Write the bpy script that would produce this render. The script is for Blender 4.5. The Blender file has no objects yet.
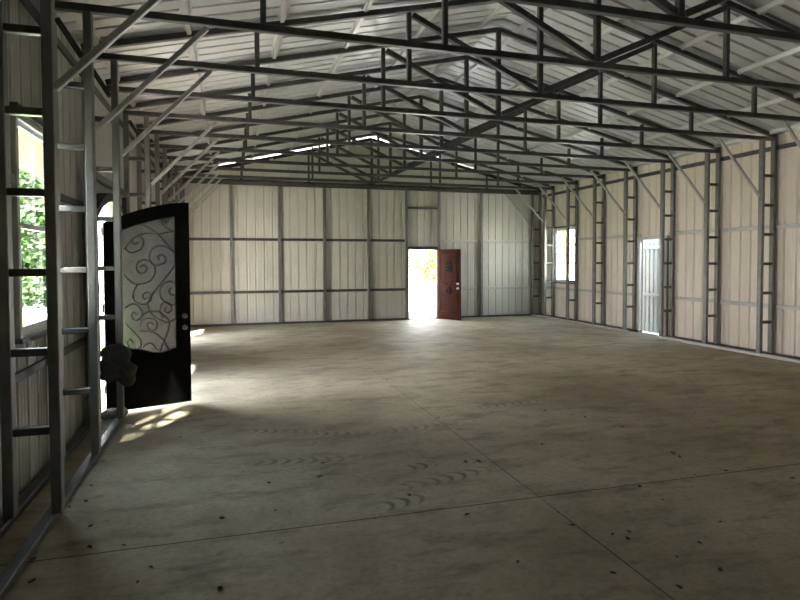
import bpy, bmesh, math, random
from mathutils import Vector, Matrix, noise
R = random.Random(7)
sc = bpy.context.scene
col = sc.collection

# ------------------------------------------------------------------ materials
def newmat(name):
    m = bpy.data.materials.new(name); m.use_nodes = True
    nt = m.node_tree; nt.nodes.clear()
    out = nt.nodes.new('ShaderNodeOutputMaterial')
    return m, nt, out
class NT:
    def __init__(s, nt): s.nt = nt
    def node(s, t, **kw):
        n = s.nt.nodes.new(t)
        for k, v in kw.items(): setattr(n, k, v)
        return n
    def link(s, a, b): s.nt.links.new(a, b)
    def put(s, sock, v):
        if hasattr(v, 'node'): s.link(v, sock)
        else: sock.default_value = v
    def math(s, op, a, b=0.0, c=0.0):
        n = s.node('ShaderNodeMath', operation=op)
        s.put(n.inputs[0], a); s.put(n.inputs[1], b); s.put(n.inputs[2], c)
        return n.outputs[0]
    def coord(s): return s.node('ShaderNodeTexCoord').outputs['Object']
    def noise(s, vec, scale, detail=4, rough=.55):
        n = s.node('ShaderNodeTexNoise'); n.inputs['Scale'].default_value = scale
        n.inputs['Detail'].default_value = detail; n.inputs['Roughness'].default_value = rough
        s.link(vec, n.inputs['Vector']); return n.outputs['Fac']
    def ramp(s, fac, stops):
        n = s.node('ShaderNodeValToRGB'); e = n.color_ramp.elements
        while len(e) < len(stops): e.new(.5)
        for i, (p, c) in enumerate(stops):
            e[i].position = p; e[i].color = (c[0], c[1], c[2], 1) if hasattr(c, '__len__') else (c, c, c, 1)
        s.link(fac, n.inputs['Fac']); return n.outputs['Color']
    def mix(s, fac, a, b, blend='MIX'):
        n = s.node('ShaderNodeMix', data_type='RGBA', blend_type=blend)
        s.put(n.inputs['Factor'], fac)
        for sk, v in ((n.inputs[6], a), (n.inputs[7], b)):
            if hasattr(v, 'node'): s.link(v, sk)
            else: sk.default_value = (v[0], v[1], v[2], 1)
        return n.outputs[2]
    def bump(s, h, strength, dist=.01):
        n = s.node('ShaderNodeBump'); n.inputs['Strength'].default_value = strength
        n.inputs['Distance'].default_value = dist; s.link(h, n.inputs['Height']); return n.outputs['Normal']
    def bsdf(s, out, color, rough, metal=0.0, normal=None, spec=.5):
        b = s.node('ShaderNodeBsdfPrincipled')
        if hasattr(color, 'node'): s.link(color, b.inputs['Base Color'])
        else: b.inputs['Base Color'].default_value = (*color, 1)
        s.put(b.inputs['Roughness'], rough); s.put(b.inputs['Metallic'], metal)
        b.inputs['Specular IOR Level'].default_value = spec
        if normal is not None: s.link(normal, b.inputs['Normal'])
        s.link(b.outputs[0], out.inputs['Surface']); return b

def noisy(name, c0, c1, rough=.5, metal=0.0, scale=6.0, bump=0.0, bscale=40, spec=.5, rvar=.25):
    m, nt, out = newmat(name); g = NT(nt); co = g.coord()
    f = g.noise(co, scale)
    c = g.ramp(f, [(.3, c0), (.7, c1)])
    r = g.math('ADD', g.math('MULTIPLY', g.math('SUBTRACT', f, .5), rvar), rough)
    nrm = g.bump(g.noise(co, bscale), bump) if bump else None
    g.bsdf(out, c, r, metal, nrm, spec); return m

M = {}
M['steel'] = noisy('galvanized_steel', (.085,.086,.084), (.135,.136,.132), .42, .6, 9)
M['brace'] = noisy('bright_galvanized_steel', (.46,.46,.455), (.60,.60,.59), .44, .6, 9)
M['hat'] = noisy('galvanized_hat_channel', (.58,.58,.575), (.66,.66,.655), .42, .68, 1.5)
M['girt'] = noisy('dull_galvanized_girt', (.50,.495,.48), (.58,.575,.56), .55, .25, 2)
M['leg'] = noisy('galvanized_column_steel', (.19,.189,.184), (.27,.268,.262), .45, .5, 6)
M['wall'] = noisy('primed_wall_panel', (.74,.665,.58), (.81,.735,.65), .32, .0, 1.3, spec=.8, rvar=.06)  # same sheet, tone raised for the stronger door light on the right wall
M['wallcool'] = noisy('cool_lit_primed_wall_panel', (.58,.565,.515), (.65,.635,.585), .32, .0, 1.3, spec=.9, rvar=.06)  # same sheet, greyed for the cooler light on the far and left walls
M['roof'] = noisy('galvalume_roof_panel', (.575,.59,.60), (.655,.67,.68), .42, .4, 2.0)
M['black'] = noisy('black_iron_paint', (.003,.003,.003), (.005,.005,.005), .55, .0, 20, spec=.15)
M['iron'] = noisy('wrought_iron', (.02,.02,.02), (.04,.04,.038), .42, .6, 20)
M['chrome'] = noisy('satin_nickel', (.30,.30,.29), (.38,.38,.36), .32, .9, 20)
M['vinyl'] = noisy('white_vinyl', (.74,.75,.74), (.80,.80,.79), .4, 0, 8)
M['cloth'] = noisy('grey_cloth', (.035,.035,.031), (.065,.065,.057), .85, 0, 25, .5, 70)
M['pale'] = noisy('pale_rag', (.36,.34,.30), (.50,.48,.43), .9, 0, 22, .5, 60)
M['dark'] = noisy('dark_closure_strip', (.012,.012,.012), (.022,.022,.022), .8, 0, 10)
M['leafdry'] = noisy('dry_leaf', (.035,.022,.014), (.085,.05,.028), .8, 0, 30)
M['bark'] = noisy('bark', (.10,.075,.05), (.17,.13,.09), .9, 0, 8, .6, 20)
M['foliage'] = noisy('green_foliage', (.012,.030,.004), (.028,.062,.009), .5, 0, 1.2)
M['foliage2'] = noisy('yellow_green_foliage', (.085,.095,.006), (.15,.155,.016), .5, 0, 1.2)
M['gravel'] = noisy('pale_gravel', (.50,.48,.45), (.64,.62,.58), .9, 0, 2, .4, 30)
M['bounce'] = noisy('white_bounce_apron', (.70,.68,.64), (.80,.78,.74), .85, 0, 2, .3, 30)  # pale tone for the added bounce slab outside the left doorway
M['grass'] = noisy('mown_grass', (.07,.15,.022), (.11,.22,.035), .8, 0, 3, .5, 60)
M['paint'] = noisy('white_painted_panel', (.20,.235,.25), (.23,.265,.28), .4, 0, 2)
M['siding_h'] = None

def siding():
    m, nt, out = newmat('tan_lap_siding'); g = NT(nt); co = g.coord()
    s = g.node('ShaderNodeSeparateXYZ'); g.link(co, s.inputs[0])
    fr = g.math('FRACT', g.math('MULTIPLY', s.outputs[2], 6.5))
    c = g.ramp(g.noise(co, 3), [(.3, (.075,.060,.035)), (.7, (.095,.078,.048))])
    g.bsdf(out, c, .6, 0, g.bump(fr, .9, .03)); return m
M['siding_h'] = siding()
def brick():
    m, nt, out = newmat('red_brick'); g = NT(nt); co = g.coord()
    mp = g.node('ShaderNodeMapping'); g.link(co, mp.inputs[0]); mp.inputs['Rotation'].default_value = (math.pi/2, 0, 0)
    b = g.node('ShaderNodeTexBrick'); g.link(mp.outputs[0], b.inputs[0]); b.inputs['Scale'].default_value = 4
    b.inputs['Color1'].default_value = (.13,.045,.03,1); b.inputs['Color2'].default_value = (.17,.065,.04,1); b.inputs['Mortar'].default_value = (.22,.20,.18,1)
    g.bsdf(out, b.outputs['Color'], .85); return m
M['brick'] = brick()
def wood():
    m, nt, out = newmat('red_brown_door_wood'); g = NT(nt); co = g.coord()
    mp = g.node('ShaderNodeMapping'); g.link(co, mp.inputs[0]); mp.inputs['Scale'].default_value = (14, 14, 1.2)
    f = g.noise(mp.outputs[0], 3, 6)
    c = g.ramp(f, [(.3, (.034,.008,.005)), (.7, (.072,.017,.010))])
    g.bsdf(out, c, .45, 0, g.bump(f, .15, .004), .06); return m
M['wood'] = wood()
M['wooddark'] = noisy('dark_carved_wood', (.010,.004,.003), (.016,.006,.004), .5, 0, 20, spec=.1)

def glass_clear():
    m, nt, out = newmat('clear_window_glass'); g = NT(nt)
    t = g.node('ShaderNodeBsdfTransparent'); t.inputs[0].default_value = (.93,.96,.94,1)
    gl = g.node('ShaderNodeBsdfGlossy'); gl.inputs['Roughness'].default_value = .03
    fr = g.node('ShaderNodeFresnel'); fr.inputs[0].default_value = 1.45
    ge = g.node('ShaderNodeNewGeometry'); ff = g.math('MULTIPLY', fr.outputs[0], g.math('SUBTRACT', 1.0, ge.outputs['Backfacing']))
    mx = g.node('ShaderNodeMixShader'); g.link(ff, mx.inputs[0]); g.link(t.outputs[0], mx.inputs[1]); g.link(gl.outputs[0], mx.inputs[2])
    g.link(mx.outputs[0], out.inputs['Surface']); return m
M['glass'] = glass_clear()
def glass_rain():
    m, nt, out = newmat('rain_textured_glass'); g = NT(nt); co = g.coord()
    mp = g.node('ShaderNodeMapping'); g.link(co, mp.inputs[0]); mp.inputs['Scale'].default_value = (1, 1, .45)
    h = g.noise(mp.outputs[0], 60, 2)
    nrm = g.bump(h, 1.0, .02)
    tl = g.node('ShaderNodeBsdfTranslucent'); tl.inputs[0].default_value = (.06,.059,.057,1); g.link(nrm, tl.inputs['Normal'])
    tp = g.node('ShaderNodeBsdfRefraction'); tp.inputs['Color'].default_value = (.42,.41,.40,1); tp.inputs['Roughness'].default_value = .22; tp.inputs['IOR'].default_value = 1.25; g.link(nrm, tp.inputs['Normal'])
    gl = g.node('ShaderNodeBsdfGlossy'); gl.inputs['Roughness'].default_value = .18; g.link(nrm, gl.inputs['Normal'])
    a = g.node('ShaderNodeMixShader'); a.inputs[0].default_value = .55; g.link(tl.outputs[0], a.inputs[1]); g.link(tp.outputs[0], a.inputs[2])
    b = g.node('ShaderNodeMixShader'); b.inputs[0].default_value = .10; g.link(a.outputs[0], b.inputs[1]); g.link(gl.outputs[0], b.inputs[2])
    g.link(b.outputs[0], out.inputs['Surface']); return m
M['rain'] = glass_rain()

def concrete():
    m, nt, out = newmat('dusty_concrete_slab'); g = NT(nt); co = g.coord()
    s = g.node('ShaderNodeSeparateXYZ'); g.link(co, s.inputs[0]); X, Y = s.outputs[0], s.outputs[1]
    big = g.noise(co, .55, 5, .6); mid = g.noise(co, 2.4, 6, .65); fine = g.noise(co, 22, 5, .7)
    c = g.ramp(big, [(.34, (.345,.285,.20)), (.5, (.46,.39,.285)), (.66, (.575,.50,.38))])
    c = g.mix(.55, c, g.ramp(mid, [(.3, .36), (.5, .5), (.68, .59)]), 'OVERLAY')
    c = g.mix(.45, c, g.ramp(fine, [(.3, .28), (.5, .5), (.7, .62)]), 'OVERLAY')
    sp = g.noise(co, 9, 3, .5)
    c = g.mix(g.math('MULTIPLY', g.ramp(sp, [(.64, 0.0), (.74, 1.0)]), .45), c, (.12,.10,.075))
    # scattered dark scuffs and mud stains
    mp = g.node('ShaderNodeMapping'); g.link(co, mp.inputs[0]); mp.inputs['Scale'].default_value = (.8, 2.2, 1); mp.inputs['Rotation'].default_value = (0, 0, .25)
    st = g.noise(mp.outputs[0], 1.9, 9, .74)
    stm = g.math('MULTIPLY', g.ramp(st, [(.50, 0.0), (.66, 1.0)]), .62)
    c = g.mix(stm, c, (.15,.125,.095))
    # tyre prints: chevron treads in short smudged runs
    for (cx, cy, ang, L, W, k) in ((.50,5.86,-.31,.42,.085,16), (1.16,3.88,.25,.24,.10,13), (1.62,4.20,.22,.48,.10,13), (1.52,4.52,.2,.14,.09,15), (.98,5.62,-.28,.5,.08,16), (1.9,5.6,.1,.5,.09,14), (.55,4.95,-.2,.5,.09,14), (3.2,6.2,.15,.6,.09,14)):
        dx = g.math('SUBTRACT', X, cx); dy = g.math('SUBTRACT', Y, cy)
        ca, sa = math.cos(ang), math.sin(ang)
        u = g.math('ADD', g.math('MULTIPLY', dx, ca), g.math('MULTIPLY', dy, sa))
        v = g.math('ABSOLUTE', g.math('SUBTRACT', g.math('MULTIPLY', dy, ca), g.math('MULTIPLY', dx, sa)))
        w = g.math('SINE', g.math('MULTIPLY', g.math('ADD', u, g.math('MULTIPLY', g.math('MULTIPLY', v, v), 9.0)), k*6.283*.62))
        a = g.math('SMOOTH_MIN', 1.0, g.math('MAXIMUM', 0.0, w), .1)
        mu = g.math('MAXIMUM', 0.0, g.math('SUBTRACT', 1.0, g.math('POWER', g.math('ABSOLUTE', g.math('DIVIDE', u, L)), 3.0)))
        mv = g.math('MAXIMUM', 0.0, g.math('SUBTRACT', 1.0, g.math('POWER', g.math('DIVIDE', v, W), 4.0)))
        f = g.math('MULTIPLY', g.math('MULTIPLY', a, mu), g.math('MULTIPLY', mv, g.math('MULTIPLY', g.ramp(mid, [(.36, 0.25), (.58, 1.0)]), .8)))
        c = g.mix(f, c, (.10,.085,.065))
    # saw-cut control joints
    wob = g.math('MULTIPLY', g.math('SUBTRACT', g.noise(co, 3), .5), .012)
    j1 = g.math('LESS_THAN', g.math('ABSOLUTE', g.math('SUBTRACT', g.math('ADD', X, wob), 2.12)), .0055)
    j1 = g.math('MULTIPLY', j1, g.math('MULTIPLY', g.math('LESS_THAN', Y, 11.0), g.ramp(g.noise(co, 1.5), [(.3, .45), (.6, 1.0)])))
    fade = g.math('SUBTRACT', 1.0, g.math('MULTIPLY', g.math('MAXIMUM', g.math('SUBTRACT', Y, 4.5), 0.0), .2))
    j1 = g.math('MULTIPLY', j1, g.math('MAXIMUM', fade, 0.0))
    slope = g.math('MULTIPLY', X, -.018)
    j2 = g.math('LESS_THAN', g.math('ABSOLUTE', g.math('SUBTRACT', g.math('ADD', Y, wob), g.math('ADD', 3.70, slope))), .0065)
    j = g.math('MAXIMUM', j1, j2)
    c = g.mix(g.math('MULTIPLY', j, .8), c, (.035,.03,.024))
    rr = g.math('ADD', g.math('MULTIPLY', mid, .3), .52)
    hgt = g.math('SUBTRACT', g.math('ADD', g.math('MULTIPLY', fine, .25), mid), g.math('MULTIPLY', j, 2.0))
    g.bsdf(out, c, rr, 0, g.bump(hgt, .35, .008), .14); return m
M['concrete'] = concrete()

# ------------------------------------------------------------------ mesh helpers
class MB:
    def __init__(s): s.v = []; s.f = []; s.sm = []
    def add(s, vs, fs, smooth=False):
        b = len(s.v); s.v += [tuple(v) for v in vs]
        for f in fs: s.f.append(tuple(b+i for i in f)); s.sm.append(smooth)
        return s
    def box(s, a, b):
        x0,y0,z0 = a; x1,y1,z1 = b
        return s.add([(x0,y0,z0),(x1,y0,z0),(x1,y1,z0),(x0,y1,z0),(x0,y0,z1),(x1,y0,z1),(x1,y1,z1),(x0,y1,z1)],
                     [(0,3,2,1),(4,5,6,7),(0,1,5,4),(1,2,6,5),(2,3,7,6),(3,0,4,7)])
    def bar(s, p, q, w, h, side=None, c=.006):
        """square tube with eased edges from p to q; w along `side`, h along the third axis"""
        p, q = Vector(p), Vector(q); d = (q-p).normalized()
        if side is None: side = Vector((0,1,0)) if abs(d.y) < .9 else Vector((1,0,0))
        a = Vector(side); a = (a - d*a.dot(d)).normalized(); b = d.cross(a)
        w2, h2 = w/2, h/2; c = min(c, w2*.5, h2*.5)
        ring = [(w2-c,-h2),(w2,-h2+c),(w2,h2-c),(w2-c,h2),(-w2+c,h2),(-w2,h2-c),(-w2,-h2+c),(-w2+c,-h2)]
        vs = [p+a*u+b*v for u,v in ring] + [q+a*u+b*v for u,v in ring]
        fs = [(i,(i+1)%8,8+(i+1)%8,8+i) for i in range(8)] + [tuple(range(7,-1,-1)), tuple(range(8,16))]
        return s.add(vs, fs)
    def tube(s, pts, r, n=8, smooth=True, caps=True):
        pts = [Vector(p) for p in pts]; rs = r if hasattr(r, '__len__') else [r]*len(pts)
        rings = []; prev = None
        for i, p in enumerate(pts):
            t = (pts[min(i+1,len(pts)-1)] - pts[max(i-1,0)]).normalized()
            if prev is None:
                a = t.orthogonal().normalized()
            else:
                a = prev - t*prev.dot(t); a = a.normalized() if a.length > 1e-6 else t.orthogonal().normalized()
            prev = a; b = t.cross(a)
            rings.append([p + (a*math.cos(k*2*math.pi/n) + b*math.sin(k*2*math.pi/n))*rs[i] for k in range(n)])
        vs = [v for rg in rings for v in rg]; fs = []
        for i in range(len(pts)-1):
            for k in range(n):
                fs.append((i*n+k, i*n+(k+1)%n, (i+1)*n+(k+1)%n, (i+1)*n+k))
        if caps: fs.append(tuple(range(n-1,-1,-1))); fs.append(tuple(range((len(pts)-1)*n, len(pts)*n)))
        return s.add(vs, fs, smooth)
    def build(s, name, mat, parent=None, origin=None):
        me = bpy.data.meshes.new(name)
        off = Vector((0,0,0))
        if parent is not None: off = world_loc(parent)
        o3 = Vector(origin) if origin is not None else (off if parent is not None else Vector((0,0,0)))
        me.from_pydata([tuple(Vector(v)-o3) for v in s.v], [], s.f)
        me.polygons.foreach_set('use_smooth', s.sm)
        me.materials.append(mat)
        bm = bmesh.new(); bm.from_mesh(me); bmesh.ops.recalc_face_normals(bm, faces=bm.faces); bm.to_mesh(me); bm.free()
        o = bpy.data.objects.new(name, me); col.objects.link(o)
        if parent is not None: o.parent = parent
        o.location = o3 - off
        return o
def world_loc(o):
    v = Vector((0,0,0))
    while o is not None: v = v + o.location; o = o.parent
    return v
def tag(o, label=None, cat=None, group=None, kind=None):
    if label: o['label'] = label
    if cat: o['category'] = cat
    if group: o['group'] = group
    if kind: o['kind'] = kind
    return o
def empty(name, loc, label=None, cat=None, group=None, kind=None):
    o = bpy.data.objects.new(name, None); col.objects.link(o); o.location = loc; o.empty_display_size = .1
    return tag(o, label, cat, group, kind)
def copy_tree(o, parent=None):
    c = o.copy(); col.objects.link(c)
    if parent is not None: c.parent = parent
    for ch in [x for x in bpy.data.objects if x.parent == o]: copy_tree(ch, c)
    return c
ORD = ['first','second','third','fourth','fifth','sixth','seventh','eighth','ninth','tenth','eleventh','twelfth']
def catmull(pts, n=8):
    P = [Vector(p) for p in pts]; P = [P[0]*2-P[1]] + P + [P[-1]*2-P[-2]]; out = []
    for i in range(1, len(P)-2):
        for k in range(n):
            t = k/n; a,b,c,d = P[i-1],P[i],P[i+1],P[i+2]
            out.append(.5*((2*b)+(c-a)*t+(2*a-5*b+4*c-d)*t*t+(3*b-a-3*c+d)*t**3))
    out.append(P[-2]); return out
# ------------------------------------------------------------------ building dimensions (metres)
S = 1.219                       # bay, four feet
K0 = 7.956                      # one frame line
XLI, XLO = -1.135, -1.41       # left ladder legs (inner, outer)
XRI, XRO = 9.008, 9.278
TB = .065
YP = 16.03                      # far wall posts
SL, SR, SF, SB = -1.4885, 9.3415, 16.0935, -1.5     # sheet planes: left, right, far, back
XM = 3.89
ZC = 3.852                      # bottom chord
def ztop(x): return 5.165 - .2428*abs(x-XM)         # top chord centre line
def zroof(x): return ztop(x) + .0325 + .056

# ------------------------------------------------------------------ sheets
def profile(lo, hi, cuts, roof=False):
    """(t, depth) points of a ribbed sheet along one axis"""
    P = .2286; pts = []
    t = math.floor(lo/P)*P
    while t < hi + P:
        for dt, h in (((-.025,0),(-.017,.042),(.017,.042),(.025,0)) if roof else ((-.024,0),(-.011,.022),(.011,.022),(.024,0),(.070,0),(.076,.004),(.084,.004),(.090,0),(.138,0),(.144,.004),(.152,.004),(.158,0))):
            pts.append((t+dt, h))
        t += P
    def dep(x):
        for (a,ha),(b,hb) in zip(pts, pts[1:]):
            if a <= x <= b: return ha + (hb-ha)*(x-a)/max(b-a,1e-9)
        return 0
    out = [p for p in pts if lo < p[0] < hi]
    for c in [lo, hi] + [c for c in cuts if lo < c < hi]: out.append((c, dep(c)))
    out.sort(); res = []
    for q in out:
        if not res or q[0]-res[-1][0] > 1e-5: res.append(q)
    return res
def sheet(name, place, lo, hi, zt, holes, mat):
    """place(t, depth, z) -> point; holes: (t0, t1, z0, ztopfunc)"""
    cuts = []
    for h in holes:
        cuts += [h[0], h[1]]
        if h[4:]:
            cuts += [h[0]+(h[1]-h[0])*i/24 for i in range(1,24)]
    pr = profile(lo, hi, cuts+[XM]); mb = MB()
    for (a,da),(b,db) in zip(pr, pr[1:]):
        m = (a+b)/2; segs = [(lambda t: 0.0, zt)]
        for h in holes:
            if h[0] < m < h[1]:
                segs = ([(lambda t: 0.0, (lambda t, z=h[2]: z))] if h[2] > 0 else []) + [(h[3], zt)]
        for z0, z1 in segs:
            mb.add([place(a,da,z0(a)),place(b,db,z0(b)),place(b,db,z1(b)),place(a,da,z1(a))], [(0,1,2,3)])
    return tag(mb.build(name, mat), kind='structure')

# openings
LD0, LD1 = 7.00, 8.86           # double-door opening in the left wall
def arch(y): m = (LD0+LD1)/2; q = (y-m)/((LD1-LD0)/2); return 2.50 - .27*min(1.0, abs(q))**2
LB = ((12.94, 13.94, 2.2),)   # plain opening far along the left wall
LW = (4.80, 5.78, 1.15, 2.80)   # left window
RW = (14.13, 15.22, 1.07, 2.66) # right window
RO = (10.60, 11.40, 2.19)       # right side opening
FD = (4.955, 5.885, 2.06)       # far door
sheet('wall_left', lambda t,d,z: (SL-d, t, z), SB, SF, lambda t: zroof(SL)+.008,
      [(LD0, LD1, 0, arch, 1), (LW[0], LW[1], LW[2], lambda t: LW[3])] + [(q[0], q[1], 0, lambda t: 2.2) for q in LB], M['wallcool'])
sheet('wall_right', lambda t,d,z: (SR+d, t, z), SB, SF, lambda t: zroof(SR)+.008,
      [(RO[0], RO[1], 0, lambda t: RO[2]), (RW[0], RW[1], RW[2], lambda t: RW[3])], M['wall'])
def fartop(t):
    gap = .0
    if -.35 < t < 5.1: gap = .017
    return zroof(t) - .004 - gap
sheet('wall_far', lambda t,d,z: (t, SF+d, z), SL, SR, fartop, [(FD[0], FD[1], 0, lambda t: FD[2])], M['wallcool'])
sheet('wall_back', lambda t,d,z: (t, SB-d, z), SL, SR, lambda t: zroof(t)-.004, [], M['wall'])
# roof: two ribbed slopes and a ridge cap
mb = MB(); pr = profile(SB-.2, SF+.22, [], True)
EO = .22
for sgn in (-1, 1):
    xe = SL-EO if sgn < 0 else SR+EO
    for (a,da),(b,db) in zip(pr, pr[1:]):
        mb.add([(XM, a, zroof(XM)+da), (XM, b, zroof(XM)+db), (xe, b, zroof(xe)+db), (xe, a, zroof(xe)+da)], [(0,1,2,3)])
for sgn in (-1, 1):
    mb.add([(XM, SB-.2, zroof(XM)+.05), (XM, SF+.22, zroof(XM)+.05), (XM+sgn*.2, SF+.22, zroof(XM+.2)+.03), (XM+sgn*.2, SB-.2, zroof(XM+.2)+.03)], [(0,1,2,3)])
tag(mb.build('ceiling', M['roof']), kind='structure')
# slab
mb = MB(); mb.box((SL-.06, SB-.06, -.12), (SR+.06, SF+.06, 0))
tag(mb.build('floor', M['concrete']), kind='structure')
# dark closure strips under the roof line at the far gable
n = 0
for a, b in ((-1.25,-.45),(-.40,1.05),(1.15,2.0),(2.08,2.62),(2.70,3.3),(3.36,3.86),(3.93,4.9),(6.3,8.6)):
    n += 1
    mb = MB(); f0 = lambda x: zroof(x)-.135; f1 = lambda x: zroof(x)-.062
    mb.add([(x,y,z) for y in (YP-.052,YP-.034) for x,z in ((a,f0(a)),(b,f0(b)),(b,f1(b)),(a,f1(a)))],
           [(0,1,2,3),(7,6,5,4),(0,4,5,1),(1,5,6,2),(2,6,7,3),(3,7,4,0)])
    tag(mb.build('trim_%d' % n, M['dark']), kind='structure')

# ------------------------------------------------------------------ roof trusses
def make_truss(y, label, group):
    r = empty('roof_truss', (XM, y, ZC-TB/2), label, 'truss', group)
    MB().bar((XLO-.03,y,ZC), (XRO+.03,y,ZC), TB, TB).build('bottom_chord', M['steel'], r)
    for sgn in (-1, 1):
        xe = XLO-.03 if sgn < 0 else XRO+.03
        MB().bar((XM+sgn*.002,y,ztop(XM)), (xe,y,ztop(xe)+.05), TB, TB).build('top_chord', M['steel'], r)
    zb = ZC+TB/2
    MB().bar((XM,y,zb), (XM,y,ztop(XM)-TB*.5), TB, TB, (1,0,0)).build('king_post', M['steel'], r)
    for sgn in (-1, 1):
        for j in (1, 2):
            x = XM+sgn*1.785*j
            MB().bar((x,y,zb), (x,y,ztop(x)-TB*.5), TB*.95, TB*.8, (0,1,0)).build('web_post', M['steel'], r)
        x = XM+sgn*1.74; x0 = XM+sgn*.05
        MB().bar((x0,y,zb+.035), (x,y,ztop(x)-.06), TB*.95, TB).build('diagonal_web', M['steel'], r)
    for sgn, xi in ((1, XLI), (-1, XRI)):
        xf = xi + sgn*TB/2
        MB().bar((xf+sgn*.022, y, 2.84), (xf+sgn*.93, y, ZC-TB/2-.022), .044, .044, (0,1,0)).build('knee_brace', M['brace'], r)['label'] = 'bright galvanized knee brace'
    return r
proto = None; TK = list(range(6, -5, -1))
for i, k in enumerate(TK):
    y = K0 + k*S
    lab = 'galvanized roof truss spanning the shed, %s out from the far gable truss' % ORD[i]
    if proto is None: proto = make_truss(y, lab, 'roof trusses'); o = proto
    else: o = copy_tree(proto); o.location.y = y
    o['label'] = lab
    if k == 0: bpy.data.objects.remove([c for c in bpy.data.objects if c.parent == o and c.name.startswith('knee_brace') and c.data.vertices[0].co.x < 0][0])
o = copy_tree(proto); o.location.y = YP; o['label'] = 'gable end truss set flat against the far wall above the brown door'

# ------------------------------------------------------------------ ladder columns
RUNG = (.60, 1.12, 1.64, 2.16, 2.68, 3.20)
def make_column(xi, xo, y, label, group):
    r = empty('ladder_column', ((xi+xo)/2, y, .05), label, 'column', group)
    for x in (xi, xo):
        MB().bar((x,y,.05), (x,y,ZC-TB/2-.001), .085, TB, (0,1,0)).build('leg', M['leg'], r)
    a, b = sorted((xi, xo)); a += TB/2; b -= TB/2
    for z in RUNG:
        MB().bar((a,y,z), (b,y,z), .06, .05, (0,1,0)).build('rung', M['steel'], r)
    s = 1 if xi > xo else -1
    if s > 0: MB().bar((xo+s*.045,y,3.74), (xi-s*.045,y,3.44), .045, .05, (0,1,0)).build('diagonal_strut', M['steel'], r)
    return r
for side, xi, xo in (('left', XLI, XLO), ('right', XRI, XRO)):
    proto = None; n = 0
    wl = 'black iron door' if side == 'left' else 'side opening'
    for k in [6.62] + TK:
        y = K0 + k*S
        if side == 'left' and k == 0: continue
        if k == 6.62: lab = 'ladder-like steel corner column where the far wall meets the wall with the %s' % wl
        else:
            lab = 'ladder-like galvanized steel column, %s from the far corner along the wall with the %s' % (ORD[n], wl); n += 1
        if proto is None: proto = make_column(xi, xo, y, lab, 'ladder columns on the %s wall' % side); o = proto
        else: o = copy_tree(proto); o.location.y = y
        if side == 'left': o.location.x = (xi+xo)/2 + {-3: .022, -2: .006}.get(k, 0)
        o['label'] = lab
# ------------------------------------------------------------------ sill plates, girts, wall-top rails
def rail(name, p, q, w, h, mat, label, cat, group=None, side=None, c=.006):
    mb = MB(); mb.bar(p, q, w, h, side, c)
    return tag(mb.build(name, mat, None, ((Vector(p)+Vector(q))/2)), label, cat, group)
P0 = SB+.1; PE = YP-.07
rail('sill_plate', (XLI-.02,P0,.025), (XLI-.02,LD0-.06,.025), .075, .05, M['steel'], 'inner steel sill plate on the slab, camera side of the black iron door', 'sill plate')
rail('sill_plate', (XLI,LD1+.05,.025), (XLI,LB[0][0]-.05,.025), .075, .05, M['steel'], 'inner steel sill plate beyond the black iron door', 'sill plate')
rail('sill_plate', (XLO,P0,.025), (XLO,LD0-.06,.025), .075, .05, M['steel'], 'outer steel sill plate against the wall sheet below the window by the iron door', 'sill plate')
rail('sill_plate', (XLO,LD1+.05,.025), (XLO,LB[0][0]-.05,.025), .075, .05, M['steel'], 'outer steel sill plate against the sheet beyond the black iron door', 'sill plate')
rail('sill_plate', (XRI,P0,.025), (XRI,RO[0]-.20,.025), .075, .05, M['girt'], 'inner sill plate along the beige wall, camera side of the side opening', 'sill plate')
rail('sill_plate', (XRI,RO[1]+.10,.025), (XRI,PE,.025), .075, .05, M['girt'], 'inner sill plate from the side opening to the far corner', 'sill plate')
rail('sill_plate', (XRO,P0,.025), (XRO,RO[0]-.02,.025), .075, .05, M['steel'], 'outer sill plate against the beige sheet, camera side of the side opening', 'sill plate')
rail('sill_plate', (XRO,RO[1]+.02,.025), (XRO,PE,.025), .075, .05, M['steel'], 'outer sill plate against the sheet below the bright window', 'sill plate')
rail('sill_plate', (XLO+.04,YP,.025), (FD[0]-.04,YP,.025), .065, .05, M['steel'], 'far wall sill plate from the green-tinged corner to the brown door opening', 'sill plate')
rail('sill_plate', (FD[1]+.04,YP,.025), (XRO-.04,YP,.025), .065, .05, M['steel'], 'far wall sill plate from the brown door to the corner column', 'sill plate')
GT = .028
gl, gr = SL+GT/2+.002, SR-GT/2-.002
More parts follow.
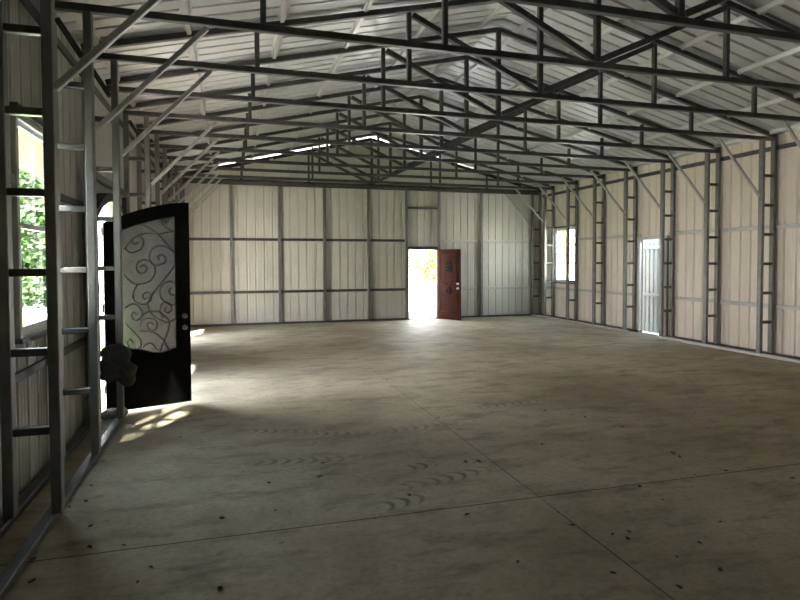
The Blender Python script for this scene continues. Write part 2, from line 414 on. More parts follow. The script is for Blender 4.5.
for z, nm in ((.88,'lower'), (2.30,'upper')):
    segsL = [(P0, LW[0]-.05, 'camera side of the window by the iron door'), (LW[1]+.05, LD0-.09, 'between the window and the iron door'), (LD1+.12, LB[0][0]-.05, 'beyond the black iron door')]
    if nm == 'lower': segsL = [(P0, LD0-.09, 'under the window by the iron door'), segsL[2]]
    for a, b, t in segsL:
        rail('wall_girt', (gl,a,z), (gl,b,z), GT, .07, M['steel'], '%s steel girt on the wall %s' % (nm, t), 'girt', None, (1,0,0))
    segsR = [(P0, RO[0]-.05, 'camera side of the side opening'), (RO[1]+.05, PE, 'running below the bright window')]
    if nm == 'upper': segsR = [segsR[0], (RO[1]+.05, RW[0]-.05, 'between side opening and bright window'), (RW[1]+.05, PE, 'between bright window and far corner')]
    for a, b, t in segsR:
        rail('wall_girt', (gr,a,z), (gr,b,z), GT, .07, M['girt'], '%s steel girt on the beige wall %s' % (nm, t), 'girt', None, (1,0,0))
    gf = SF-GT/2-.002
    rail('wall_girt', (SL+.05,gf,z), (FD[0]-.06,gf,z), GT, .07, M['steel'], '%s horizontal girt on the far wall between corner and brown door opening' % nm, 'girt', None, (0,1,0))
    rail('wall_girt', (FD[1]+.06,gf,z), (SR-.05,gf,z), GT, .07, M['girt'], '%s horizontal girt on the far wall behind the brown door' % nm, 'girt', None, (0,1,0))
for side, x in (('black iron door', SL+.032), ('side opening', SR-.032)):
    z = 3.70
    rail('wall_girt', (gl if x < 0 else gr,P0,z), (gl if x < 0 else gr,PE,z), GT, .08, M['steel'], 'topmost steel girt just under the eave along the wall with the %s' % side, 'girt', None, (1,0,0))
# far wall posts
FPX = [(.046,'one bay from the door-side corner'), (1.30,'second bay from the door-side corner'), (2.535,'middle bay of the blank stretch'), (3.79,'one bay before the doorway'),
       (4.915,'open-side jamb of the doorway'), (5.925,'forming the hinge jamb behind the brown door'), (7.30,'between the brown door and the corner')]
for x, t in FPX:
    w = .075
    rail('wall_post', (x,YP,.05), (x,YP,ZC-TB/2-.001), w, .06, M['leg'], 'upright steel post on the far wall, %s' % t, 'post', 'far wall posts', (1,0,0))
rail('header_beam', (FD[0]-.002,YP,FD[2]+.035), (FD[1]+.002,YP,FD[2]+.035), .06, .07, M['steel'], 'steel header directly over the bright far doorway', 'header', None, (0,1,0))
rail('header_beam', (FD[0]-.002,YP,3.25), (FD[1]+.002,YP,3.25), .06, .06, M['steel'], 'short steel cross piece high above the bright far doorway', 'header', None, (0,1,0))
rail('tie_beam', (XLO+.06,YP-.051,3.80), (XRO-.06,YP-.051,3.80), .035, .12, M['steel'], 'long steel tie beam across the far wall at eave height', 'beam', None, (0,1,0))
# side opening framing
XO2 = XRO
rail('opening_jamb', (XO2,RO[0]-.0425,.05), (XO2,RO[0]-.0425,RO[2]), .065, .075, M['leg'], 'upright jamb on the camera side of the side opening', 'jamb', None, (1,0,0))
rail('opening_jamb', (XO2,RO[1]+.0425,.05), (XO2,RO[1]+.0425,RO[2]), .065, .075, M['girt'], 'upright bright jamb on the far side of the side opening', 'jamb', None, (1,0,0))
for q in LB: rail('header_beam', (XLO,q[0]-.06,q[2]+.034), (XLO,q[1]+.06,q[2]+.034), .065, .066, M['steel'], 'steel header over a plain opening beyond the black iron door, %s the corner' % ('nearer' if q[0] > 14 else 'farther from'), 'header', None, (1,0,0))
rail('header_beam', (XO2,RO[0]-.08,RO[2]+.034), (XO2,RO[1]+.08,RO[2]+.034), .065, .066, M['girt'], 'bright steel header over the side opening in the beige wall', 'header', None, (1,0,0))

# ------------------------------------------------------------------ purlins
def purlin(x, label):
    mb = MB(); zc = zroof(x)-.002
    sl = -.2428*(1 if x > XM else -1)
    prof = [(-.058,0),(-.032,0),(-.022,-.052),(.022,-.052),(.032,0),(.058,0)]
    th = .0022; out = [(u,v) for u,v in prof] + [(u,v-th if abs(u)>.04 else v+th) for u,v in reversed(prof)]
    out = [(u,v) for u,v in prof] + [(u*(.93 if abs(u) < .03 else 1),v+th if v < -.01 else v-th) for u,v in reversed(prof)]
    n = len(out); vs = []
    for y in (SB+.05, SF-.01):
        for u, v in out: vs.append((x+u, y, zc+v+sl*u))
    fs = [(i,(i+1)%n,n+(i+1)%n,n+i) for i in range(n)]
    for a in range(5):
        fs.append((a, a+1, n-2-a, n-1-a)); fs.append((n+a, n+n-1-a, n+n-2-a, n+a+1))
    mb.add(vs, fs)
    # screw heads along both flanges
    y = 1.9
    r = tag(mb.build('roof_purlin', M['hat'], None, (x, 7, zc)), label, 'purlin', 'roof purlins')
    sm = MB()
    while y < SF-.1:
        for u in (-.045, .045):
            c = Vector((x+u, y, zc-.001+sl*u))
            ring = [c+Vector((math.cos(a)*.008, math.sin(a)*.008, 0)) for a in [i*math.pi/3 for i in range(6)]]
            sm.add(ring+[v+Vector((0,0,-.006)) for v in ring], [(i,(i+1)%6,6+(i+1)%6,6+i) for i in range(6)]+[tuple(range(6,12))])
        y += .2286
    sm.build('screw_heads', M['brace'], r)['kind'] = 'stuff'
PX = [(-1.30,0),(-.39,0),(.60,0),(1.57,0),(2.60,0),(3.58,0),(4.20,1),(5.12,1),(6.12,1),(7.13,1),(8.20,1),(9.15,1)]
for i, (x, rt) in enumerate(PX):
    k = i if not rt else 11-i
    slope = 'black-door side' if not rt else 'side-opening side'
    t = 'at the eave' if k == 0 else ('right beside the ridge' if k == 5 else '%s up from the eave' % ORD[k])
    purlin(x, 'shiny galvanized hat purlin under the roof sheets, %s slope, %s' % (slope, t))

# ------------------------------------------------------------------ windows
def window(name, x, sgn, y0, y1, z0, z1):
    """sgn: outward direction along X; the frame sits in the sheet opening"""
    r = empty(name, (x, (y0+y1)/2, z0), kind='structure')
    xa, xb = x-.03, x+.03; f = .045
    mb = MB(); mb.box((xa,y0,z0),(xb,y0+f,z1)); mb.box((xa,y1-f,z0),(xb,y1,z1)); mb.box((xa,y0+f,z1-f),(xb,y1-f,z1)); mb.box((xa,y0+f,z0),(xb,y1-f,z0+f))
    mb.box((x+sgn*.03,y0-.04,z0-.04),(x+sgn*.042,y1+.04,z0)); mb.box((x+sgn*.03,y0-.04,z1),(x+sgn*.042,y1+.04,z1+.04))
    mb.box((x+sgn*.03,y0-.04,z0),(x+sgn*.042,y0,z1)); mb.box((x+sgn*.03,y1,z0),(x+sgn*.042,y1+.04,z1))
    mb.build('window_frame', M['vinyl'], r)
    zm = (z0+z1)/2; g = .035
    for nm, a, b, dx in (('upper_sash', zm-.015, z1-f, .011), ('lower_sash', z0+f, zm+.02, -.011)):
        xc = x+sgn*dx; m2 = MB(); ya, yb = y0+f, y1-f
        m2.box((xc-.010,ya,a),(xc+.010,ya+g,b)); m2.box((xc-.010,yb-g,a),(xc+.010,yb,b))
        m2.box((xc-.010,ya+g,a),(xc+.010,yb-g,a+g)); m2.box((xc-.010,ya+g,b-g),(xc+.010,yb-g,b))
        s = m2.build(nm, M['vinyl'], r)
        m3 = MB(); m3.box((xc-.002,ya+g,a+g),(xc+.002,yb-g,b-g)); m3.build('glass_pane', M['glass'], s)
    m4 = MB(); m4.box((x-sgn*.02-.03,y0-.03,z0-.035),(x-sgn*.02+.03,y1+.03,z0-.002)); m4.build('window_sill', M['steel'], r)
    m5 = MB(); m5.box((x-sgn*.02-.03,y0-.03,z1+.002),(x-sgn*.02+.03,y1+.03,z1+.05)); m5.build('window_header', M['steel'], r)
window('window_1', SL, -1, *LW[:2], *LW[2:])
window('window_2', SR, 1, *RW[:2], *RW[2:])

# ------------------------------------------------------------------ arched double doorway in the left wall
r = empty('door_1', (SL+.05, (LD0+LD1)/2, 0), kind='structure')
xa, xb = SL-.03, -1.372
for y0, y1 in ((LD0-.05, LD0+.015), (LD1-.015, LD1+.05)):
    mb = MB(); mb.box((xa,y0,0),(xb,y1,arch(y0 if y0 < 8 else y1))); mb.build('jamb', M['black'], r)
mb = MB(); N = 24; ys = [LD0-.05+(LD1-LD0+.1)*i/N for i in range(N+1)]
for a, b in zip(ys, ys[1:]):
    za, zb = arch(max(LD0,min(LD1,a))), arch(max(LD0,min(LD1,b)))
    mb.add([(x,y,z) for x in (xa,xb) for y,z in ((a,za-.05),(b,zb-.05),(b,zb+.05),(a,za+.05))], [(0,1,2,3),(7,6,5,4),(0,4,5,1),(2,6,7,3)])
mb.build('arched_head', M['black'], r)
rail('header_beam', (XLO,LD0-.30,2.66), (XLO,LD1+.12,2.66), .065, .08, M['steel'], 'steel header above the arched doorway of the black iron door', 'header', None, (1,0,0))
rail('door_stud', (XLO,LD0-.115,.05), (XLO,LD0-.115,2.61), .065, .085, M['steel'], 'upright stud on the hinge side of the black iron door', 'stud', None, (1,0,0))
rail('door_stud', (XLO,LD1+.085,.05), (XLO,LD1+.085,2.61), .065, .065, M['steel'], 'upright stud on the far side of the arched doorway', 'stud', None, (1,0,0))

# iron door leaf, standing open
HX, HY = -1.33, 7.02
ang = math.atan2(.29, .865)
WD, ZB = .912, .045
leaf = empty('iron_entry_door', (HX, HY, ZB), 'black iron entry door with arched top and scrolled textured glass, standing open', 'door')
leaf.rotation_euler = (0, 0, ang)
def lt(u):       # leaf top edge: half of an eyebrow arch rising to the meeting stile
    return 2.405 - .27*(1-u/WD)**1.7 - ZB
def lw(u): return .69 + .035*math.sin((u-.16)/.6*2*math.pi+.5) - ZB      # wavy lower rail
GL0, GL1 = .165, .748
def gtop(u): return lt(u) - .155
def lb(mb, name, mat, parent=None):
    me_o = mb.build(name, mat, None)
    me_o.parent = parent or leaf
    me_o.location = (0,0,0); return me_o
# frame with the glazed opening
mb = MB(); T = .0275; N = 30
us = [GL0+(GL1-GL0)*i/N for i in range(N+1)]
def quadstrip(mb, us, lo, hi):
    for a, b in zip(us, us[1:]):
        vs = [(u,t,z) for t in (-T,T) for u,z in ((a,lo(a)),(b,lo(b)),(b,hi(b)),(a,hi(a)))]
        mb.add(vs, [(0,1,2,3),(7,6,5,4),(0,4,5,1),(2,6,7,3)])
ul = [GL0*i/6 for i in range(7)]; ur = [GL1+(WD-GL1)*i/6 for i in range(7)]
quadstrip(mb, ul, lambda u: 0, lt); quadstrip(mb, ur, lambda u: 0, lt)
quadstrip(mb, us, lambda u: 0, lw); quadstrip(mb, us, gtop, lt)
mb.add([(0,-T,0),(0,T,0),(0,T,lt(0)),(0,-T,lt(0))], [(0,1,2,3)]); mb.add([(WD,-T,0),(WD,T,0),(WD,T,lt(WD)),(WD,-T,lt(WD))], [(0,1,2,3)])
for u in (GL0, GL1): mb.add([(u,-T,lw(u)),(u,T,lw(u)),(u,T,gtop(u)),(u,-T,gtop(u))], [(0,1,2,3)])
# raised panel on the lower rail
mb.box((.16,-T-.006,.10),(.75,-T+.001,.50))
lb(mb, 'door_frame', M['black'])
# bead around the glass
loop = [(GL0,0,lw(GL0))]+[(u,0,lw(u)) for u in us[1:]]+[(u,0,gtop(u)) for u in reversed(us)]+[(GL0,0,lw(GL0))]
mb = MB(); mb.tube([(u,-.030,z) for u,_,z in loop], .0065, 6); lb(mb, 'glazing_bead', M['iron'])
mb = MB()
for a, b in zip(us, us[1:]):
    mb.add([(u,t,z) for t in (-.003,.003) for u,z in ((a,lw(a)),(b,lw(b)),(b,gtop(b)),(a,gtop(a)))], [(0,1,2,3),(7,6,5,4)])
for i in (0, N): mb.add([(us[i],-.003,lw(us[i])),(us[i],.003,lw(us[i])),(us[i],.003,gtop(us[i])),(us[i],-.003,gtop(us[i]))], [(0,1,2,3)])
lb(mb, 'textured_glass', M['rain'])['label'] = 'rippled translucent glass'
SCROLL= [[[0.211, 2.064], [0.302, 2.125], [0.393, 2.128], [0.485, 2.091], [0.56, 2.033], [0.654, 1.924], [0.74, 1.812]], [[0.216, 1.849], [0.272, 1.938], [0.354, 2.008], [0.466, 2.037], [0.598, 2.034], [0.743, 2.069]], [[0.208, 1.868], [0.252, 1.825], [0.306, 1.814], [0.389, 1.86], [0.409, 1.94], [0.372, 1.989], [0.318, 1.984], [0.295, 1.944], [0.32, 1.905], [0.353, 1.929]], [[0.743, 2.069], [0.676, 2.097], [0.615, 2.146], [0.597, 2.196], [0.639, 2.228], [0.687, 2.199], [0.667, 2.154], [0.629, 2.167]], [[0.74, 1.812], [0.672, 1.873], [0.577, 1.892], [0.5, 1.851], [0.471, 1.771], [0.498, 1.69], [0.564, 1.67], [0.627, 1.694], [0.642, 1.751], [0.604, 1.791], [0.565, 1.771], [0.574, 1.731]], [[0.203, 1.564], [0.273, 1.484], [0.364, 1.456], [0.476, 1.49], [0.53, 1.589], [0.507, 1.68], [0.424, 1.731], [0.35, 1.701], [0.33, 1.632], [0.366, 1.582], [0.422, 1.591], [0.441, 1.641], [0.404, 1.671], [0.376, 1.647]], [[0.737, 1.648], [0.648, 1.527], [0.55, 1.407], [0.473, 1.289]], [[0.346, 1.457], [0.304, 1.385], [0.297, 1.286]], [[0.596, 1.263], [0.578, 1.366], [0.618, 1.456], [0.705, 1.474], [0.754, 1.422], [0.753, 1.339], [0.703, 1.321], [0.675, 1.367], [0.701, 1.403]], [[0.576, 1.381], [0.592, 1.288], [0.668, 1.215], [0.757, 1.199]], [[0.305, 1.39], [0.293, 1.3], [0.345, 1.241], [0.418, 1.226], [0.483, 1.269], [0.48, 1.338], [0.431, 1.358], [0.392, 1.33], [0.409, 1.284], [0.441, 1.298]], [[0.61, 1.054], [0.578, 1.126], [0.586, 1.195], [0.624, 1.24], [0.679, 1.226], [0.705, 1.154], [0.66, 1.117], [0.618, 1.147], [0.645, 1.174]], [[0.209, 1.19], [0.272, 1.233], [0.334, 1.218], [0.385, 1.136], [0.363, 1.069], [0.31, 1.049], [0.274, 1.097], [0.301, 1.141], [0.332, 1.105]], [[0.528, 1.383], [0.466, 1.293], [0.45, 1.201], [0.481, 1.119], [0.545, 1.058], [0.654, 1.005], [0.755, 1.045]], [[0.665, 1.051], [0.675, 0.98], [0.656, 0.887], [0.617, 0.797], [0.565, 0.673]], [[0.352, 1.047], [0.417, 1.123], [0.503, 1.141], [0.589, 1.12], [0.665, 1.039]], [[0.362, 0.989], [0.384, 1.045], [0.448, 1.064], [0.523, 1.041], [0.543, 0.965], [0.51, 0.921], [0.457, 0.937], [0.44, 0.991], [0.479, 1.016], [0.504, 0.979]], [[0.361, 0.921], [0.435, 0.915], [0.52, 0.886], [0.617, 0.785], [0.675, 0.662]], [[0.206, 1.022], [0.287, 0.926], [0.359, 0.829], [0.364, 0.749], [0.305, 0.713], [0.243, 0.748], [0.228, 0.806], [0.261, 0.835], [0.285, 0.797]], [[0.347, 0.693], [0.411, 0.756], [0.475, 0.774], [0.543, 0.686]]]
for c in SCROLL:
    pts = catmull([(max(GL0-.004,min(GL1+.004,u)), -.018, z-ZB) for u, z in c], 7)
    mb = MB(); mb.tube(pts, .0058, 7); lb(mb, 'iron_scroll', M['iron'])
# hardware
def knob(z, lever):
    mb = MB(); u = .845
    ro = MB()
    for sg in (-1, 1):
        ro.tube([(u,sg*T,z),(u,sg*(T+.008),z),(u,sg*(T+.010),z)], [.030,.030,.022], 16)
        mb.tube([(u,sg*(T+.008),z),(u,sg*(T+.035),z),(u,sg*(T+.045),z),(u,sg*(T+.06),z),(u,sg*(T+.066),z)], [.010,.011,.024,.022,.008], 14)
    k = lb(mb, 'door_knob' if lever else 'deadbolt', M['chrome']); lb(ro, 'rosette', M['chrome'], k); return k
knob(.933-ZB, True); knob(1.069-ZB, False)
for z in (.25, 1.15, 2.0):
    mb = MB(); mb.tube([(-.006,T+.004,z-.05),(-.006,T+.004,z+.05)], .010, 10); lb(mb, 'hinge', M['iron'])

# ------------------------------------------------------------------ far doorway and brown door
r = empty('door_2', (5.42, SF, 0), kind='structure')
for x0, x1 in ((FD[0]-.001, FD[0]+.028), (FD[1]-.028, FD[1]+.001)):
    mb = MB(); mb.box((x0,YP-.031,0),(x1,SF+.03,FD[2])); mb.build('jamb', M['wood'], r)
mb = MB(); mb.box((FD[0]+.028,YP-.031,FD[2]-.028),(FD[1]-.028,SF+.03,FD[2])); mb.build('head', M['wood'], r)
mb = MB(); mb.box((FD[0]+.028,YP-.031,0),(FD[1]-.028,SF+.05,.018)); mb.build('threshold', M['wooddark'], r)
H2 = Vector((FD[1]-.02, YP-.045, .012)); d2 = Vector((.41,-.80,0)).normalized(); n2 = Vector((d2.y,-d2.x,0))   # n2 faces the camera side
W2, HH = .885, 2.03
brown = empty('panelled_wood_door', H2, 'red-brown panelled wooden door swung open into the shed at the far doorway', 'door')
brown.rotation_euler = (0,0,math.atan2(d2.y, d2.x))
def bb(mb, name, mat):
    o = mb.build(name, mat, None); o.parent = brown; o.location = (0,0,0); return o
mb = MB(); mb.box((0,-.021,0),(W2,.021,HH)); 
bb(mb, 'slab', M['wood'])
def ring(mb, pts, r):
    for sg in (-1,1): mb.tube([(u,sg*.021,z) for u,z in pts], r, 6)
mb = MB()
u0, u1, um = .13, W2-.13, W2/2
ring(mb, [(u0,1.08),(u0,1.88),(u1,1.88),(u1,1.08)] , .011)
ring(mb, catmull([(u1,1.08),(u1-.12,1.02),(um+.13,1.05),(um,.98),(um-.13,1.05),(u0+.12,1.02),(u0,1.08)],5), .012)
ring(mb, [(u0,.78),(u0,.24),(u1,.24),(u1,.78)], .012)
ring(mb, catmull([(u1,.78),(u1-.12,.70),(um,.62),(u0+.12,.70),(u0,.78)],5), .012)
ring(mb, [(u0,.22),(u1,.22)], .012)
ring(mb, [(u0-.05,.15),(u0-.05,1.95),(u1+.05,1.95),(u1+.05,.15),(u0-.05,.15)], .006)
bb(mb, 'panel_moulding', M['wood'])
mb = MB()
for sg in (-1,1):
    ya, yb = sorted((sg*.020, sg*.027))
    mb.box((um-.12,ya,1.36),(um+.12,yb,1.68))
    for i in range(4):
        mb.tube([(um-.10+.066*i,sg*.028,1.37),(um-.10+.066*i,sg*.028,1.67)], .007, 6)
        mb.tube([(um-.11,sg*.028,1.40+.08*i),(um+.11,sg*.028,1.40+.08*i)], .007, 6)
bb(mb, 'speakeasy_grille', M['wooddark'])['label'] = 'small dark square grille'
mb = MB()
for sg in (-1,1):
    mb.tube([(um,sg*.020,.83),(um,sg*.030,.83),(um,sg*.034,.83)], [.125,.120,.09], 24)
    for rr in (.10,.06): mb.tube([(um+rr*math.cos(a),sg*.034,.83+rr*math.sin(a)) for a in [i*math.pi/12 for i in range(25)]], .008, 6, caps=False)
bb(mb, 'carved_medallion', M['wooddark'])['label'] = 'dark round carved medallion'
for nm, z in (('deadbolt',1.04),('door_knob',.91)):
    mb = MB(); ro = MB()
    for sg in (-1,1):
        ro.tube([(W2-.065,sg*.021,z),(W2-.065,sg*.030,z)], .032, 14)
        mb.tube([(W2-.065,sg*.03,z),(W2-.065,sg*.055,z),(W2-.065,sg*.075,z),(W2-.065,sg*.085,z)], [.011,.012,.030,.018], 12)
    k = bb(mb, nm, M['chrome']); q = bb(ro, 'rosette', M['chrome']); q.parent = k
for z in (.2,1.0,1.8):
    mb = MB(); mb.tube([(-.004,.024,z-.05),(-.004,.024,z+.05)], .009, 8); bb(mb, 'hinge', M['chrome'])

# ------------------------------------------------------------------ cloth bundle and rag at the steel leg
def blob(name, parts, mat, label, cat, amp, vox=.018):
    bm = bmesh.new()
    for c, r, rot in parts:
        mat4 = Matrix.Translation(c) @ Matrix.Rotation(rot, 4, 'Y') @ Matrix.Diagonal((*r, 1))
        bmesh.ops.create_icosphere(bm, subdivisions=4, radius=1, matrix=mat4)
    me = bpy.data.meshes.new(name); bm.to_mesh(me); bm.free()
    t = bpy.data.objects.new('tmp', me); col.objects.link(t)
    md = t.modifiers.new('r', 'REMESH'); md.mode = 'VOXEL'; md.voxel_size = vox
    sm = t.modifiers.new('s', 'SMOOTH'); sm.factor = .5; sm.iterations = 3
    dg = bpy.context.evaluated_depsgraph_get(); dg.update()
    m2 = bpy.data.meshes.new_from_object(t.evaluated_get(dg)); bpy.data.objects.remove(t)
    base = Vector((parts[0][0][0], parts[0][0][1], min(v.co.z for v in m2.vertices)))
    for v in m2.vertices:
        p = v.co*11; k = noise.noise(p)*amp + (abs(noise.noise(v.co*Vector((26,26,9))))-.25)*amp*1.1
        v.co = v.co + v.normal*k - base
    m2.polygons.foreach_set('use_smooth', [True]*len(m2.polygons)); m2.materials.clear(); m2.materials.append(mat); m2.name = name
    o = bpy.data.objects.new(name, m2); col.objects.link(o); o.location = base; return tag(o, label, cat)
lx, ly = XLI, K0-S
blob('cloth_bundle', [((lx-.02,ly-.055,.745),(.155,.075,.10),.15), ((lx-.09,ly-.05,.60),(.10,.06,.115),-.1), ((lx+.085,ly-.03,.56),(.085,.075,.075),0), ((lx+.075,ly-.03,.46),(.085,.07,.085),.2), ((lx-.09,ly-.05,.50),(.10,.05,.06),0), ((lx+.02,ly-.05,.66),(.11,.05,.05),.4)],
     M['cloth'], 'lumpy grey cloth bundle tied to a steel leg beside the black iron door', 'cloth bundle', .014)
blob('pale_rag', [((lx-.10,ly+.16,.055),(.12,.09,.055),0), ((lx-.02,ly+.13,.07),(.07,.06,.065),.3), ((lx-.16,ly+.12,.04),(.07,.06,.035),0)],
     M['pale'], 'crumpled pale rag on the slab under the black iron door hinge', 'rag', .012, .012)

# ------------------------------------------------------------------ dry leaves on the slab
LEAVES= [[2.14, 5.84], [0.73, 4.81], [0.27, 4.5], [0.28, 3.99], [0.9, 3.67], [1.23, 3.95], [1.9, 4.49], [1.4, 6.88], [-0.07, 3.97], [1.51, 3.54], [0.66, 4.51], [2.0, 4.46], [2.16, 5.85], [1.89, 4.48], [2.01, 4.44], [1.23, 3.96], [1.5, 3.53], [2.11, 3.39], [2.09, 3.19], [2.26, 3.01], [2.38, 3.01], [2.31, 2.93], [1.54, 2.89], [1.98, 2.63], [2.22, 2.41], [2.56, 2.48], [2.69, 2.76], [3.04, 2.95], [3.52, 3.67], [2.93, 3.59], [3.72, 4.13], [3.71, 4.04], [3.82, 3.66], [4.18, 3.38], [3.68, 5.39], [3.61, 5.52], [3.41, 5.76], [3.82, 4.95], [2.75, 4.7], [4.93, 5.15], [6.41, 5.22], [2.93, 3.35], [2.44, 2.67], [-1.03, 4.85], [-1.09, 4.47], [-1.0, 4.54], [-0.82, 3.79], [-0.63, 3.76], [-0.44, 3.44], [-1.03, 3.47], [-0.49, 3.3], [-0.07, 3.97], [-0.48, 5.94], [-0.21, 6.1], [-1.1, 3.74], [-0.07, 3.1], [-0.88, 4.1], [-1.06, 5.42]]
def leafmesh(seed):
    q = random.Random(seed); mb = MB(); n = 7; L = .05; vs = []
    for i in range(n+1):
        t = i/n; w = .016*math.sin(math.pi*min(1,t*.9+.06))**.8 * (1+.35*q.uniform(-1,1)); x = (t-.5)*L
        zc = .004+.010*abs(t-.5)*q.uniform(.6,1.6)
        for s in (-1,0,1): vs.append((x, s*w, zc + (.009 if s else 0)*q.uniform(.5,1.3)))
    fs = [(i*3+j, i*3+j+1, i*3+j+4, i*3+j+3) for i in range(n) for j in (0,1)]
    m = len(vs); vs2 = [(x,y,z-.0012) for x,y,z in vs]
    mb.add(vs, fs, True); mb.add(vs2, [tuple(reversed(f)) for f in fs], True)
    mb.tube([(L*.45,0,.006),(L*.75,.004,.004)], .0012, 5)
    return mb
lp = []
for i in range(4):
    o = leafmesh(i).build('dry_leaf', M['leafdry'], None); lp.append(o)
for i, (x, y) in enumerate(LEAVES):
    o = lp[i] if i < 4 else lp[i % 4].copy()
    if i >= 4: col.objects.link(o)
    o.location = (x, y, 0); s = R.uniform(.4, .85); o.scale = (s, s, s); o.rotation_euler = (0, 0, R.uniform(0, 6.28))
    tag(o, 'small dry brown leaf scrap lying on the concrete floor', 'leaf', 'dry leaf scraps on the slab')

# ------------------------------------------------------------------ outdoors
mb = MB(); mb.box((-70,-60,-.35),(90,110,-.13)); tag(mb.build('ground', M['gravel']), kind='structure')
def patch(name, x0, y0, x1, y1, z, mat):
    mb = MB(); mb.box((x0,y0,z-.04),(x1,y1,z)); return tag(mb.build(name, mat), kind='structure')
patch('ground_bounce_apron', -9.5, 5.6, -1.62, 11.3, -.09, M['bounce'])  # unseen slab, added to bounce sunlight in through the left doorway
patch('ground_lawn', -30, 11.4, -2.4, 22, -.10, M['grass'])
def tree(x, y, h, rad, mat, label, group, zlo=.35, n=2600, trunk=True, seed=0, name='leafy_tree', cat='tree', ls=.30):
    q = random.Random(seed)
    r = empty(name, (x,y,-.13), label, cat, group)
    if trunk:
        mb = MB(); mb.tube([(x,y,-.2),(x+.1,y,h*.25),(x-.05,y+.1,h*.5),(x+.1,y,h*.8)], [.24*min(1,h/6),.18*min(1,h/6),.13*min(1,h/6),.05*min(1,h/6)], 9); 
        for i in range(6):
            a = q.uniform(0,6.28); z = h*q.uniform(.3,.6)
            mb.tube([(x,y,z),(x+math.cos(a)*rad*.4,y+math.sin(a)*rad*.4,z+h*.14),(x+math.cos(a)*rad*.75,y+math.sin(a)*rad*.75,z+h*.22)], [.09*min(1,h/6),.05*min(1,h/6),.02*min(1,h/6)], 6)
        mb.build('trunk', M['bark'], r)
    mb = MB()
    lumps = []
    for i in range(16):
        a = q.uniform(0,6.28); rr = rad*math.sqrt(q.random())*.75; z = h*(zlo+(1-zlo)*q.random())
        taper = 1-.5*abs((z/h-zlo)/(1-zlo)-.45); lumps.append((x+math.cos(a)*rr*taper, y+math.sin(a)*rr*taper, z*.9+.2, rad*q.uniform(.28,.5)))
    for i in range(n):
        lx_,ly_,lz_,lr = q.choice(lumps)
        d = Vector((q.gauss(0,1),q.gauss(0,1),q.gauss(0,1))).normalized()*lr*q.uniform(.6,1.05)
        c = Vector((lx_,ly_,max(.02,lz_+d.z*.8)))+Vector((d.x,d.y,0))
        a = Vector((q.gauss(0,1),q.gauss(0,1),q.gauss(0,.6))).normalized(); b = a.orthogonal().normalized(); s = ls*q.uniform(.6,1.3)
        mb.add([c-a*s*.5, c+b*s*.28, c+a*s*.5, c-b*s*.28], [(0,1,2,3)])
    mb.build('foliage', mat, r)
    return r
tree(15.4, 52, 6.5, 3.4, M['foliage2'], 'yellow-green tree beyond the far doorway, toward its open side', 'trees outside', .12, 2600, True, 1)
tree(23.5, 57, 5.2, 2.6, M['foliage2'], 'yellow-green tree beyond the far doorway, beside the brown door', 'trees outside', .15, 2200, True, 2)
tree(17.4, 27.5, 7.5, 3.0, M['foliage2'], 'yellow-green tree outside the bright window near the far corner', 'trees outside', .28, 2400, True, 3)
tree(15.6, 17.5, 7.0, 2.6, M['foliage'], 'green tree outside past the side opening', 'trees outside', .15, 2400, True, 4)
tree(-8.6, 27.6, 5.2, 1.9, M['foliage'], 'green tree seen low through the window beside the iron door', 'trees outside', .05, 6000, True, 5, ls=.5)
tree(-3.9, .2, 9.6, 2.5, M['foliage'], 'tall green tree outside, shading the window beside the iron door', 'trees outside', .58, 2100, True, 9, ls=.34)
tree(13.4, 38, 2.7, 1.3, M['foliage2'], 'yellow-green shrub beyond the far doorway, toward its open side', 'shrubs outside', .05, 900, True, 11, 'garden_shrub', 'shrub', .3)
tree(14.3, 41, 2.3, 1.2, M['foliage2'], 'lower yellow-green shrub beyond the far doorway, nearer the brown door', 'shrubs outside', .1, 600, True, 12, 'garden_shrub', 'shrub', .3)
tree(-4.4, 4.5, 4.4, 2.1, M['foliage'], 'unseen dark green shrub added to cut skylight at the window beside the iron door', 'shrubs outside', .03, 6500, True, 15, 'garden_shrub', 'shrub', .4)  # added outside to block side sky and darken the near floor
tree(-6.1, 23.5, 3.9, 1.5, M['foliage'], 'round green shrub outside the window beside the iron door', 'shrubs outside', .0, 2600, True, 6, 'garden_shrub', 'shrub', .32)
tree(-10.9, 23.6, 3.8, 1.6, M['foliage'], 'second green shrub outside the window, in front of the tan house', 'shrubs outside', .02, 2600, True, 7, 'garden_shrub', 'shrub', .32)
tree(13.6, 6.8, 5.5, 2.4, M['foliage'], 'unseen green tree added outside the beige wall for a green reflection indoors', 'trees outside', .1, 2600, True, 21, ls=.4)  # added out of view so the far sheets pick up a green reflection
# neighbouring house seen through the left window
h = empty('tan_house', (-9.5, 40, -.13), 'tan house with brick corner and deep porch roof outside the window near the iron door', 'house')
mb = MB(); mb.box((-16,37,-.13),(-9.6,44,9.6)); mb.build('siding_wall', M['siding_h'], h)
mb = MB(); mb.box((-9.6,36.7,-.13),(-7.9,38.5,9.6)); mb.build('brick_corner', M['brick'], h)
mb = MB(); x0, x1 = -16.6, -6.4
mb.add([(x0,30.6,9.62),(x1,30.6,9.62),(x1,44.6,9.62),(x0,44.6,9.62),(x0,30.6,9.8),(x1,30.6,9.8),(x1,44.6,9.8),(x0,44.6,9.8),(x0,37.6,10.5),(x1,37.6,10.5)], [(3,2,1,0),(0,1,5,4),(2,3,7,6),(1,2,6,9,5),(3,0,4,8,7),(4,5,9,8),(6,7,8,9)])
mb.build('porch_roof', M['siding_h'], h)
for px_ in (-16.2, -6.8):
    mb = MB(); mb.box((px_-.15,30.8,-.13),(px_+.15,31.1,9.62)); mb.build('porch_post', M['siding_h'], h)
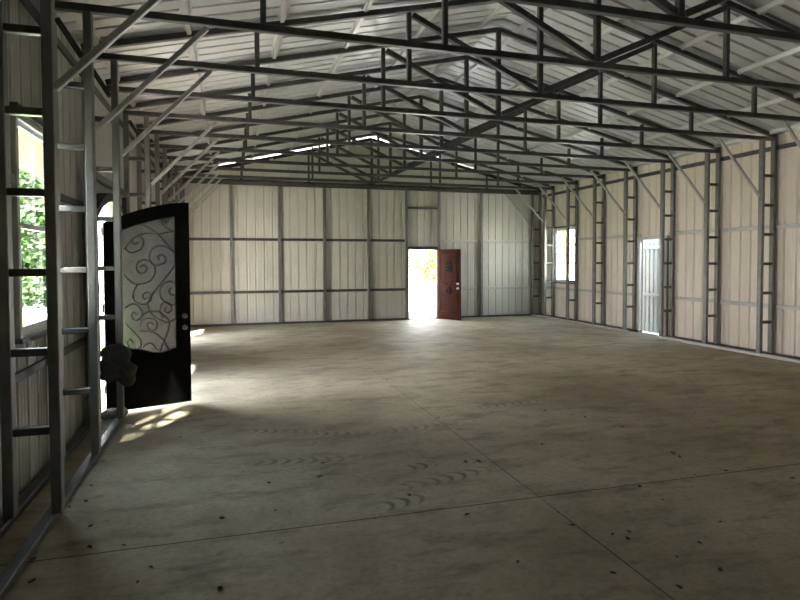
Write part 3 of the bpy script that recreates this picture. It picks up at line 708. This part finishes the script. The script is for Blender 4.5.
# ribbed white panel fence standing outside the side opening
fx = SR+.62
r = empty('ribbed_metal_fence', (fx, 10.8, -.13), 'pale blue-white ribbed metal fence standing outside the side opening', 'fence')
mb = MB(); ys = []; y = 7.6
while y < 12.95:
    ys += [(y,0),(y+.09,0),(y+.105,.02),(y+.125,.02),(y+.14,0)]; y += .15
th = .004
for (a,da),(b,db) in zip(ys, ys[1:]):
    mb.add([(fx+d_,y_,z_) for d_,y_,z_ in ((da,a,-.08),(db,b,-.08),(db,b,2.5),(da,a,2.5),(da+th,a,-.08),(db+th,b,-.08),(db+th,b,2.5),(da+th,a,2.5))], [(0,1,2,3),(7,6,5,4),(3,2,6,7)])
mb.build('ribbed_sheet', M['paint'], r)
for z in (.86, 2.02):
    mb = MB(); mb.bar((fx-.026,7.6,z),(fx-.026,12.9,z),.05,.08,(1,0,0)); mb.build('fence_rail', M['paint'], r)
for y in (7.7, 10.2, 12.8):
    mb = MB(); mb.bar((fx+.06,y,-.2),(fx+.06,y,2.5),.08,.08,(0,1,0)); mb.build('fence_post', M['paint'], r)

# ------------------------------------------------------------------ light
w = bpy.data.worlds.new('sky'); sc.world = w; w.use_nodes = True; nt = w.node_tree
bg = nt.nodes['Background']; g = NT(nt)
tc = g.node('ShaderNodeTexCoord'); sx = g.node('ShaderNodeSeparateXYZ'); g.link(tc.outputs['Generated'], sx.inputs[0])
g.link(g.ramp(sx.outputs[2], [(0.0, (1.0,.97,.92)), (.22, (.88,.90,.90)), (.6, (.42,.50,.60)), (1.0, (.30,.38,.50))]), bg.inputs['Color'])
bg.inputs['Strength'].default_value = 1.2
sun = bpy.data.lights.new('sun', 'SUN'); sun.energy = 7.0; sun.angle = math.radians(2.5); sun.color = (1.0,.94,.84)
so = bpy.data.objects.new('sun', sun); col.objects.link(so)
so.rotation_euler = Vector((.37,.70,-1.0)).to_track_quat('-Z','Y').to_euler(); so.location = (-8, -10, 20)
def portal(name, c, sx_, sy_, dirv):
    l = bpy.data.lights.new(name, 'AREA'); l.shape = 'RECTANGLE'; l.size = sx_; l.size_y = sy_; l.cycles.is_portal = True
    o = bpy.data.objects.new(name, l); col.objects.link(o); o.location = c
    d = Vector(dirv); up = Vector((0,0,1)); xax = up.cross(-d).normalized()
    o.matrix_world = Matrix(((xax.x,up.x,-d.x,c[0]),(xax.y,up.y,-d.y,c[1]),(xax.z,up.z,-d.z,c[2]),(0,0,0,1)))
portal('daylight_door', (SL-.09,(LD0+LD1)/2,1.25), LD1-LD0, 2.5, (1,0,0))
for q in LB: portal('daylight_gap', (SL-.09,(q[0]+q[1])/2,q[2]/2), q[1]-q[0], q[2], (1,0,0))
portal('daylight_window', (SL-.09,(LW[0]+LW[1])/2,(LW[2]+LW[3])/2), LW[1]-LW[0], LW[3]-LW[2], (1,0,0))
portal('daylight_window', (SR+.09,(RW[0]+RW[1])/2,(RW[2]+RW[3])/2), RW[1]-RW[0], RW[3]-RW[2], (-1,0,0))
portal('daylight_opening', (SR+.09,(RO[0]+RO[1])/2,RO[2]/2), RO[1]-RO[0], RO[2], (-1,0,0))
portal('daylight_far_door', ((FD[0]+FD[1])/2,SF+.09,FD[2]/2), FD[1]-FD[0], FD[2], (0,-1,0))

# ------------------------------------------------------------------ camera
cd = bpy.data.cameras.new('camera'); cam = bpy.data.objects.new('camera', cd); col.objects.link(cam); sc.camera = cam
cd.sensor_fit = 'HORIZONTAL'; cd.sensor_width = 36; cd.lens = 36*576.303/800; cd.clip_start = .05; cd.clip_end = 400
cd.shift_x = (400-404.724)/800; cd.shift_y = (278.774-300)/800
rr, uu, bk = (.956936,-.290284,-.00286), (.011715,.028771,.999517), (.290061,.956508,-.030933)
bk = tuple(-b for b in bk)
cam.matrix_world = Matrix(((rr[0],uu[0],bk[0],0),(rr[1],uu[1],bk[1],0),(rr[2],uu[2],bk[2],1.7093),(0,0,0,1)))
vs = sc.view_settings
vs.view_transform = 'Standard'; vs.look = 'None'; vs.gamma = 1; vs.use_curve_mapping = False; vs.exposure = 4.55
cy = sc.cycles
cy.max_bounces = 14; cy.diffuse_bounces = 9; cy.glossy_bounces = 6; cy.transmission_bounces = 8; cy.transparent_max_bounces = 16
cy.sample_clamp_indirect = 8; cy.use_denoising = True; cy.caustics_reflective = False; cy.caustics_refractive = False
